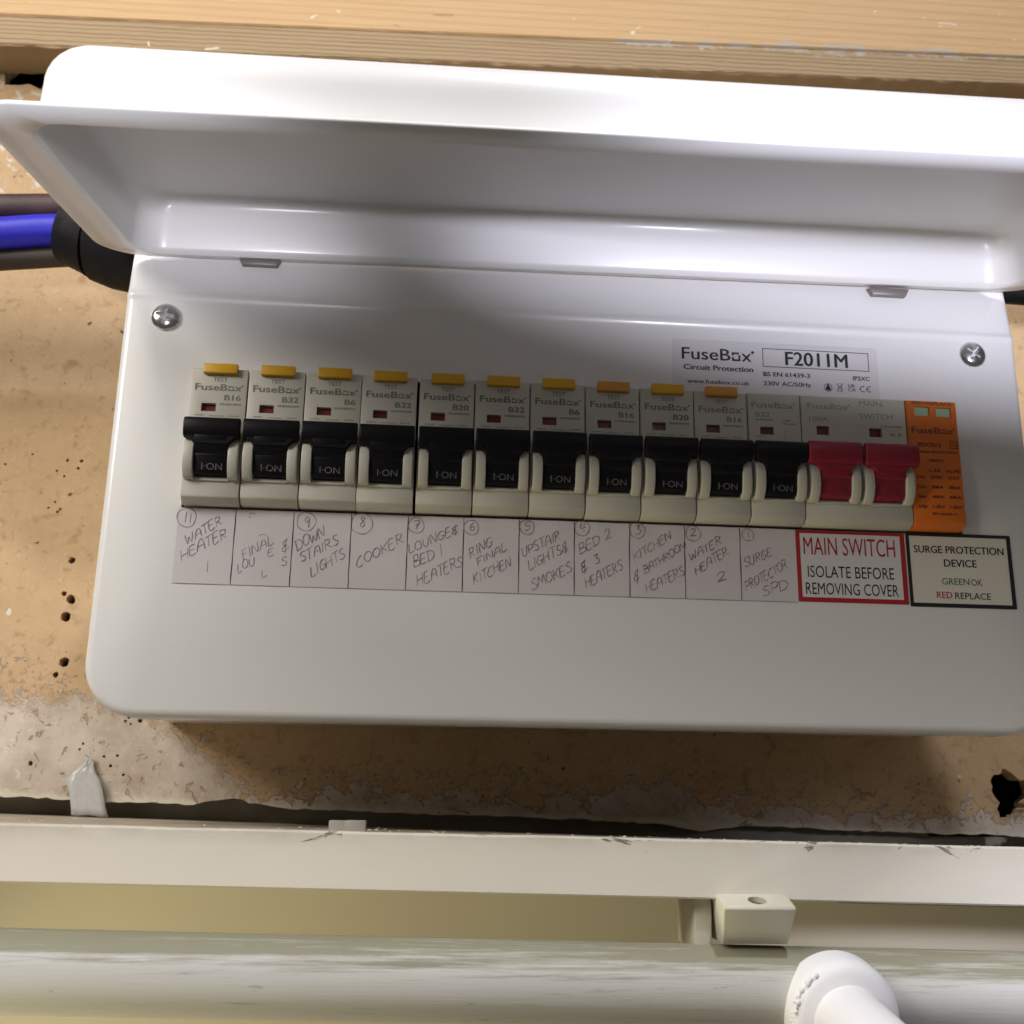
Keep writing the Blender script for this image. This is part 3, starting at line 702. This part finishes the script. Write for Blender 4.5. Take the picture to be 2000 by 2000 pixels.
bm = toggle_mesh(); tb = bpy.data.meshes.new('toggle'); bm.to_mesh(tb); bm.free()
bm = bmesh.new(); text(bm, 'I·ON', 6.2, 12.4, -34.2, 1.95, 0, 0.006, xf=on_stem); me_on = bpy.data.meshes.new('toggle_lettering'); bm.to_mesh(me_on); bm.free()
bm = bmesh.new(); box(bm, 3.8, 8.3, -3.7, -3.3, -14.4, -11.7, 0); me_win = bpy.data.meshes.new('indicator_window'); bm.to_mesh(me_win); bm.free()
bm = bmesh.new(); prism_x(bm, [(-4.4, 1.2), (-6.2, 1.25), (-6.5, .9), (-6.6, -1.9), (-6.3, -2.2), (-4.4, -2.2)], 3.7, 14.2, .3, 2); me_btn = bpy.data.meshes.new('test_button'); bm.to_mesh(me_btn); bm.free()

LBL = {0: ('B16', 'leftmost white circuit breaker marked B16, above the water heater 1 note'),
       1: ('B32', 'white circuit breaker marked B32 above the half rubbed out note'),
       2: ('B6', 'white circuit breaker marked B6 above the downstairs lights note'),
       3: ('B32', 'white circuit breaker marked B32 above the cooker note, before the wide black gap'),
       4: ('B20', 'white circuit breaker marked B20 above the lounge and bed 1 heaters note'),
       5: ('B32', 'white circuit breaker marked B32 above the ring final kitchen note'),
       6: ('B6', 'white circuit breaker marked B6 above the upstair lights and smokes note'),
       7: ('B16', 'white circuit breaker with amber test button above the bed 2 and 3 heaters note'),
       8: ('B20', 'white circuit breaker marked B20 above the kitchen and bathroom heaters note'),
       9: ('B16', 'white circuit breaker with amber test button above the water heater 2 note'),
       10: ('B32', 'white circuit breaker without a test button beside the red main switch')}
rp = random.Random(31)
for i in range(11):
    x = 17.8*i+(.1 if i != 3 else -.35)-(.25 if i < 3 else 0)
    t = thing('circuit_breaker', LBL[i][1], 'circuit breaker', (x, rp.uniform(-.18, .18), rp.uniform(-.22, .16)), 'circuit breakers in the row')
    link('body', me_body, t, BODY, smooth=False)
    tg = link('toggle', tb, t, BLACK); link('toggle_lettering', me_on, tg, WHITEINK, smooth=False)
    link('indicator_window', me_win, t, WINRED, smooth=False)
    if i < 10: link('test_button', me_btn.copy() if i in (7, 9) else me_btn, t, AMBER if i in (7, 9) else YELLOW)
    bm = bmesh.new(); y = -5.06
    if i < 10:
        text(bm, 'TEST', 6.8, 11.2, -4.4, 1.35, y, 0.012)
        brand(bm, 1.4, 16.4, -7.45, 2.1, y, 0.03)
        s = LBL[i][0]; text(bm, s, 15.8-1.72*len(s), 15.8, -10.6, 1.75, y, 0.035)
    else:
        brand(bm, 1.2, 15.9, -5.2, 1.95, y, 0.0)
        text(bm, 'B32', 2.4, 7.2, -8.3, 1.6, y, 0.0)
    link('brand_lettering', bm, t, GREYINK if i < 9 else LIGHTINK, smooth=False)
    bm = bmesh.new()
    if i < 10:
        smudge(bm, 9.4, 16.0, -12.2, .65, y, 0, rp); smudge(bm, 2.0, 5.0, -15.9, .35, y, 0, rp); smudge(bm, 6.5, 11.0, -16.0, .3, y, 0, rp); smudge(bm, 12.5, 15.5, -15.9, .35, y, 0, rp)
    else:
        smudge(bm, 2.4, 8.2, -9.6, .5, y, 0, rp); smudge(bm, 11.6, 14.0, -9.6, .45, y, 0, rp); smudge(bm, 11.4, 15.8, -10.7, .45, y, 0, rp); smudge(bm, 2.2, 5.2, -15.3, .35, y, 0, rp)
        flat_poly(bm, [(11.9, -15.5), (12.05, -15.5), (12.05, -12.8), (11.9, -12.8)], y)
    link('small_print', bm, t, LIGHTINK, smooth=False)

# main switch: two modules with red levers
ms = thing('main_switch', 'double main switch with two red levers marked I ON', 'switch', (195.9, 0, 0))
me = body_mesh(35.3, [(4.9, 9.2, -13.6, -10.5), (22.6, 26.9, -13.6, -10.5)], [0, 17.8])
link('body', me, ms, BODY, smooth=False)
for bx in (0, 17.8):
    bm = bmesh.new(); prism_x(bm, STEM, 3.9, 13.7, .2, 2)
    prism_x(bm, [(y-.8, z+(.5 if z > -21 else -.3)) for y, z in BAR], -.5 if bx == 0 else .2, 16.9 if bx == 0 else 17.9, .6, 3)
    shoulders(bm); tg = link('lever', bm, ms, RED); tg.location = V((bx, 0, 0))
    bm = bmesh.new(); text(bm, 'I·ON', 6.2, 12.4, -34.2, 1.95, 0, 0.006, xf=on_stem); link('lever_lettering', bm, tg, DARKREDINK, smooth=False)
    bm = bmesh.new(); box(bm, bx+4.9, bx+9.2, -3.7, -3.3, -13.6, -10.5, 0); link('indicator_window', bm, ms, WINRED, smooth=False)
bm = bmesh.new(); y = -5.06
brand(bm, 2.2, 16.6, -4.6, 1.95, y, 0.0); text(bm, '100A', 2.6, 9.0, -9.0, 1.6, y)
text(bm, 'MAIN', 19.8, 27.5, -2.9, 1.75, y); text(bm, 'SWITCH', 19.6, 30.8, -7.3, 1.75, y)
link('brand_lettering', bm, ms, LIGHTINK, smooth=False)
bm = bmesh.new(); smudge(bm, 26.6, 33.6, -10.0, .5, y, 0, rp); smudge(bm, 29.8, 31.2, -13.0, .9, y, 0, rp); smudge(bm, 32.2, 33.4, -13.0, .9, y, 0, rp)
link('small_print', bm, ms, LIGHTINK, smooth=False)
bm = bmesh.new()
for bx in (-.15, 17.5): box(bm, bx-.0, bx+.75, -5.6, -4.8, -30.6, -29.8, 0)
link('locking_slot', bm, ms, DARK, smooth=False)

# surge protector
sp = thing('surge_protector', 'orange surge protection module with two pale green windows', 'surge protector', (231.55, 0, 0))
bm = bmesh.new(); prism_x(bm, BODYPROF, 0, 17.3, .8, 3)
o = link('tmp', bm, None, None)
bm = bmesh.new(); box(bm, 2.9, 8.0, -7, -4.0, -5.4, -2.2, 0); box(bm, 10.3, 15.4, -7, -4.0, -5.5, -2.3, 0)
boolean(o, link('c', bm, None, None, smooth=False)); me = o.data; bpy.data.objects.remove(o)
link('body', me, sp, ORANGE)
for a, b, c, d in ((2.9, 8.0, -5.4, -2.2), (10.3, 15.4, -5.5, -2.3)):
    bm = bmesh.new(); box(bm, a, b, -4.1, -3.8, c, d, 0); link('indicator_window', bm, sp, WINGREEN, smooth=False)
bm = bmesh.new()
text(bm, 'RED=REPLACE', 2.2, 15.8, -1.5, 1.05, y, 0.02)
brand(bm, 1.4, 16.2, -11.5, 2.1, y, 0.02)
text(bm, 'PDC012', 3.2, 11.0, -16.1, 1.3, y, 0.04)
frame_poly(bm, rrect(14.0, 16.8, -16.6, -13.9, .6, .6, 4), rrect(14.3, 16.5, -16.3, -14.2, .4, .4, 4), y); text(bm, 'T2', 14.6, 16.2, -15.8, 1.0, y, 0.02)
text(bm, 'SURGE PROTECTION', 2.4, 16.2, -18.3, .75, y, 0.05); text(bm, 'DEVICE', 6.5, 11.4, -21.2, .85, y, 0.05)
text(bm, 'L-N', 6.2, 9.8, -24.8, 1.15, y, 0.04); text(bm, 'N-PE', 12.0, 16.8, -24.9, 1.15, y, 0.04)
for z, a, b, c in ((-27.0, 'Un', '275V', '255V'), (-30.3, 'In', '20kA', '20kA'), (-33.6, 'Imax', '40kA', '40kA'), (-36.9, 'Up', '1.3kV', '1.5kV')):
    text(bm, a, 1.9, 4.6, z, .95, y, 0.04); text(bm, b, 6.4, 10.6, z, .95, y, 0.05); text(bm, c, 12.2, 16.4, z, .95, y, 0.05)
text(bm, 'EN 61643-11', 6.2, 14.4, -39.2, .75, y, 0.05)
link('printed_lettering', bm, sp, BROWNINK, smooth=False)

# ------------------------------------------------------------------ the paper strip with pencilled circuit names
strip = thing('paper_label_strip', 'pale paper strip of pencilled circuit names stuck below the breakers', 'label strip', (0, 0, 0))
bm = bmesh.new()
pp = random.Random(14); NX = 90; NZ = 10; gv = []
for j in range(NZ+1):
    row = []
    for i in range(NX+1):
        x = -1.3+194.8*i/NX; z = -44.55-23.75*j/NZ
        lift = .10+.66*math.exp(-((j-.9)/1.2)**2)*max(0, math.sin((x-60)/140*math.pi))*(.8+.2*math.sin(x*.5)) if 60 < x < 200 else .10
        row.append(bm.verts.new(V((x, -lift, z))))
    gv.append(row)
for j in range(NZ):
    for i in range(NX): bm.faces.new((gv[j][i], gv[j][i+1], gv[j+1][i+1], gv[j+1][i]))
for f in bm.faces: f.normal_update()
link('paper', bm, strip, PAPER)
YP = -.62
def ypaper(x, z):
    j = (-44.55-z)/23.75*NZ
    return -(.10+.66*math.exp(-((j-.9)/1.2)**2)*max(0, math.sin((x-60)/140*math.pi))*(.8+.2*math.sin(x*.5)) if 60 < x < 200 else .10)-.07
def drape(bm):
    for v in bm.verts: v.co.y = ypaper(v.co.x/MM, v.co.z/MM)*MM
WORDS = [
 [('11', 0.3, -49.2, 2.7, -49.1, 3.3), ('WATER', 1.9, -56.3, 12.1, -49.2, 2.9), ('HEATER', 1.0, -61.3, 14.1, -53.5, 3.5), ('1', 8.2, -64.7, 9.2, -64.5, 3.1)],
 [('FINAL', 19.2, -60.4, 28.2, -55.1, 3.1), ('LOU', 18.1, -64.6, 23.1, -61.6, 2.9), ('E', 26.7, -59.2, 28.5, -58.5, 2.1), ('&', 30.8, -57.8, 33.2, -56.8, 4.0), ('S', 31.1, -62.1, 32.7, -61.4, 2.7), ('L', 25.4, -65.8, 27.0, -65.2, 2.2)],
 [('9', 37.0, -49.6, 38.8, -49.3, 3.6), ('DOWN', 35.4, -57.2, 43.8, -51.8, 3.4), ('STAIRS', 36.7, -60.9, 48.1, -54.4, 3.3), ('LIGHTS', 40.4, -65.1, 50.3, -58.6, 3.3)],
 [('8', 54.1, -48.9, 55.9, -48.7, 3.4), ('COOKER', 54.1, -61.8, 68.0, -53.3, 3.2)],
 [('7', 71.0, -49.2, 72.9, -48.7, 3.2), ('LOUNGE&', 69.9, -56.6, 85.1, -49.7, 3.1), ('BED 1', 71.5, -61.2, 80.4, -56.9, 3.4), ('HEATERS', 72.9, -67.0, 86.7, -59.9, 3.5)],
 [('6', 88.4, -49.0, 90.1, -48.7, 3.0), ('RING', 88.9, -57.7, 96.0, -53.2, 3.2), ('FINAL', 91.4, -60.1, 100.4, -54.5, 2.7), ('KITCHEN', 90.3, -66.0, 102.0, -59.4, 3.3)],
 [('5', 105.8, -48.3, 107.7, -47.8, 2.8), ('UPSTAIR', 105.3, -56.7, 117.2, -50.5, 3.0), ('LIGHTS&', 107.4, -60.9, 119.9, -54.1, 3.2), ('SMOKES', 108.5, -67.1, 121.0, -60.8, 3.3)],
 [('4', 123.5, -47.9, 125.4, -47.6, 2.8), ('BED 2', 123.5, -55.2, 133.5, -49.3, 3.4), ('& 3', 124.1, -61.2, 130.0, -57.4, 3.2), ('HEATERS', 125.4, -66.0, 137.2, -59.5, 3.4)],
 [('3', 141.0, -48.2, 143.1, -47.7, 2.9), ('KITCHEN', 140.9, -57.0, 152.9, -49.0, 2.8), ('&', 140.8, -63.6, 142.7, -62.7, 3.2), ('BATHROOM', 144.0, -60.9, 157.8, -51.9, 2.6), ('HEATERS', 144.5, -67.1, 156.9, -60.5, 3.2)],
 [('2', 159.0, -48.2, 160.9, -47.9, 2.4), ('WATER', 158.8, -56.2, 169.1, -50.2, 2.8), ('HEATER', 160.6, -60.6, 171.3, -53.6, 2.8), ('2', 167.3, -62.7, 170.2, -61.8, 3.2)],
 [('1', 177.4, -48.2, 178.5, -47.9, 2.5), ('SURGE', 176.5, -57.7, 185.6, -53.5, 3.0), ('PROTECTOR', 176.7, -65.4, 190.4, -57.3, 3.0), ('SPD', 182.0, -67.0, 190.3, -63.7, 3.2)]]
CIRC = [(1.3, -47.7, 2.9), None, (37.7, -47.6, 2.9), (54.8, -47.6, 3.3), (71.8, -47.6, 2.4), (89.0, -47.7, 2.3), (106.6, -47.0, 2.3), (124.1, -46.7, 2.4), (141.8, -46.8, 2.5), (159.9, -47.1, 2.4), (177.8, -46.9, 1.9)]
HL = ['11 water heater 1', 'rubbed out final lounge', '9 downstairs lights', '8 cooker', '7 lounge and bed 1 heaters', '6 ring final kitchen', '5 upstair lights and smokes', '4 bed 2 and 3 heaters', '3 kitchen and bathroom heaters', '2 water heater 2', '1 surge protector SPD']
hr = random.Random(77)
for k, ws in enumerate(WORDS):
    bm = bmesh.new()
    for (s, a, b, c, d, h) in ws: handwriting(bm, s, a, b, c, d, h, -.2, .21 if k == 1 else .265, hr)
    if CIRC[k]:
        x, z, r = CIRC[k]; a0 = hr.uniform(40, 120)
        stroke(bm, [(x+r*(1+.06*math.sin(q*.05+k))*math.cos(math.radians(q)), z+r*(1.05+.05*math.cos(q*.04))*math.sin(math.radians(q))) for q in [a0+12*j for j in range(32)]], .22, -.2)
    else:
        stroke(bm, [(20.0, -45.9), (22.0, -45.5)], .25, -.2); stroke(bm, [(20.2, -47.2), (20.5, -46.6)], .3, -.2); stroke(bm, [(23.6, -52.6), (24.6, -52.2), (26, -52.4)], .2, -.2)
    drape(bm)
    o = link('handwriting', bm, strip, PENCIL, smooth=False); o['label'] = 'pencilled note reading '+HL[k]
for x in (16.1, 33.85, 51.6, 69.2, 86.65, 104.15, 121.65, 139.3, 157.1, 175.15):
    bm = bmesh.new(); stroke(bm, [(x+hr.uniform(-.05, .05), -44.7-23.5*j/12) for j in range(13)], .24, -.2); drape(bm)
    link('ruled_line', bm, strip, BLACKINK, smooth=False)
bm = bmesh.new(); stroke(bm, [(-1.3+194.6*j/60, -68.25+.0*j) for j in range(61)], .12, -.2); drape(bm)
link('bottom_edge_line', bm, strip, GREYINK, smooth=False)

# ------------------------------------------------------------------ stickers
def sticker(name, label, x0, x1, z0, z1, m, r=.6, y=-.12, cat='sticker'):
    t = thing(name, label, cat); bm = bmesh.new()
    pts = rrect(x0, x1, z0, z1, r, r, 5); flat_poly(bm, pts, y)
    g = bmesh.ops.extrude_face_region(bm, geom=list(bm.faces))
    bmesh.ops.translate(bm, vec=V((0, .09, 0)), verts=[v for v in g['geom'] if isinstance(v, bmesh.types.BMVert)])
    bmesh.ops.recalc_face_normals(bm, faces=bm.faces)
    link('backing', bm, t, m, smooth=False); return t
def part_text(t, name, rows, m, y):
    bm = bmesh.new()
    for (s, a, b, z, h, bold) in rows: text(bm, s, a, b, z, h, y, bold)
    return link(name, bm, t, m, smooth=False)
t = sticker('warning_sticker', 'red bordered sticker reading MAIN SWITCH isolate before removing cover', 193.5, 229.8, -68.0, -44.6, STICKER, .3, -.13)
bm = bmesh.new(); frame_poly(bm, rrect(193.5, 229.8, -68.0, -44.6, .3, .3, 3), rrect(194.9, 228.2, -66.5, -45.6, .1, .1, 3), -.17); link('red_border', bm, t, REDINK, smooth=False)
part_text(t, 'heading_lettering', [('MAIN SWITCH', 196.0, 226.4, -52.6, 5.7, 0.0)], REDINK, -.17)
part_text(t, 'body_lettering', [('ISOLATE BEFORE', 197.0, 225.5, -60.0, 3.75, 0.0), ('REMOVING COVER', 196.1, 226.6, -65.5, 3.75, 0.0)], BLACKINK, -.17)
t = sticker('surge_sticker', 'black bordered sticker reading SURGE PROTECTION DEVICE', 230.2, 265.7, -68.5, -44.1, CREAMSTICKER, .3, -.13)
bm = bmesh.new(); frame_poly(bm, rrect(230.2, 265.7, -68.5, -44.1, .3, .3, 3), rrect(231.4, 264.3, -67.2, -45.2, .1, .1, 3), -.17); link('black_border', bm, t, BLACKINK, smooth=False)
part_text(t, 'heading_lettering', [('SURGE PROTECTION', 232.7, 263.1, -50.7, 2.35, 0.018), ('DEVICE', 242.5, 253.5, -55.1, 2.35, 0.018), ('OK', 251.1, 254.9, -61.1, 2.05, 0.0), ('REPLACE', 245.3, 257.3, -65.6, 2.05, 0.01)], BLACKINK, -.17)
part_text(t, 'green_lettering', [('GREEN', 241.3, 250.5, -61.0, 2.05, 0.01)], GREENINK, -.17)
part_text(t, 'red_lettering', [('RED', 239.2, 244.4, -65.5, 2.05, 0.01)], REDINK, -.17)
t = sticker('product_sticker', 'white product sticker above the breakers with a boxed code F2011M', 154.6, 225.2, .6, 20.0, STICKER, 1.2, -.10)
bm = bmesh.new(); yy = -.14
brand(bm, 157.8, 182.8, 12.9, 4.1, yy, 0.014)
text(bm, 'Circuit Protection', 158.3, 182.1, 9.2, 1.75, yy, 0.035)
text(bm, 'www.fusebox.co.uk', 159.4, 180.6, 4.4, 1.4, yy, 0.02)
o_, i_ = [(185.4, 11.35), (222.2, 11.35), (222.2, 18.05), (185.4, 18.05)], [(185.65, 11.6), (221.95, 11.6), (221.95, 17.8), (185.65, 17.8)]
frame_poly(bm, o_, i_, yy)
text(bm, 'F2011M', 193.2, 214.9, 12.35, 4.75, yy, 0.02)
text(bm, 'BS EN 61439-3', 185.4, 201.5, 8.05, 1.5, yy, 0.03); text(bm, '230V AC/50Hz', 185.4, 201.6, 4.75, 1.5, yy, 0.022)
text(bm, 'IP2XC', 216.3, 222.2, 8.0, 1.45, yy, 0.03)
link('printed_lettering', bm, t, BLACKINK, smooth=False)
bm = bmesh.new()
ring_o = arc(207.5, 5.0, 1.45, 1.45, 0, 345, 22); ring_i = arc(207.5, 5.0, 1.25, 1.25, 0, 345, 22); frame_poly(bm, ring_o, ring_i, yy)
flat_poly(bm, [(206.6, 4.0), (208.4, 4.0), (208.2, 5.4), (206.8, 5.4)], yy); flat_poly(bm, arc(207.5, 5.75, .42, .42, 0, 330, 10), yy)
for p in ([(210.5, 4.1), (212.6, 6.5)], [(212.6, 4.1), (210.5, 6.5)], [(210.5, 6.5), (212.7, 6.5)], [(210.9, 6.2), (211.1, 4.3), (212.1, 4.3), (212.3, 6.2)], [(210.5, 3.75), (212.6, 3.75)]): stroke(bm, p, .22, yy)
text(bm, 'UK', 214.4, 217.0, 5.4, 1.15, yy, 0.02); text(bm, 'CA', 214.4, 217.0, 4.0, 1.15, yy, 0.02)
stroke(bm, arc(219.6, 5.0, .95, .95, 60, 300, 14), .3, yy); stroke(bm, arc(221.8, 5.0, .95, .95, 60, 300, 14), .3, yy); stroke(bm, [(220.95, 5.0), (222.0, 5.0)], .28, yy)
link('approval_marks', bm, t, BLACKINK, smooth=False)
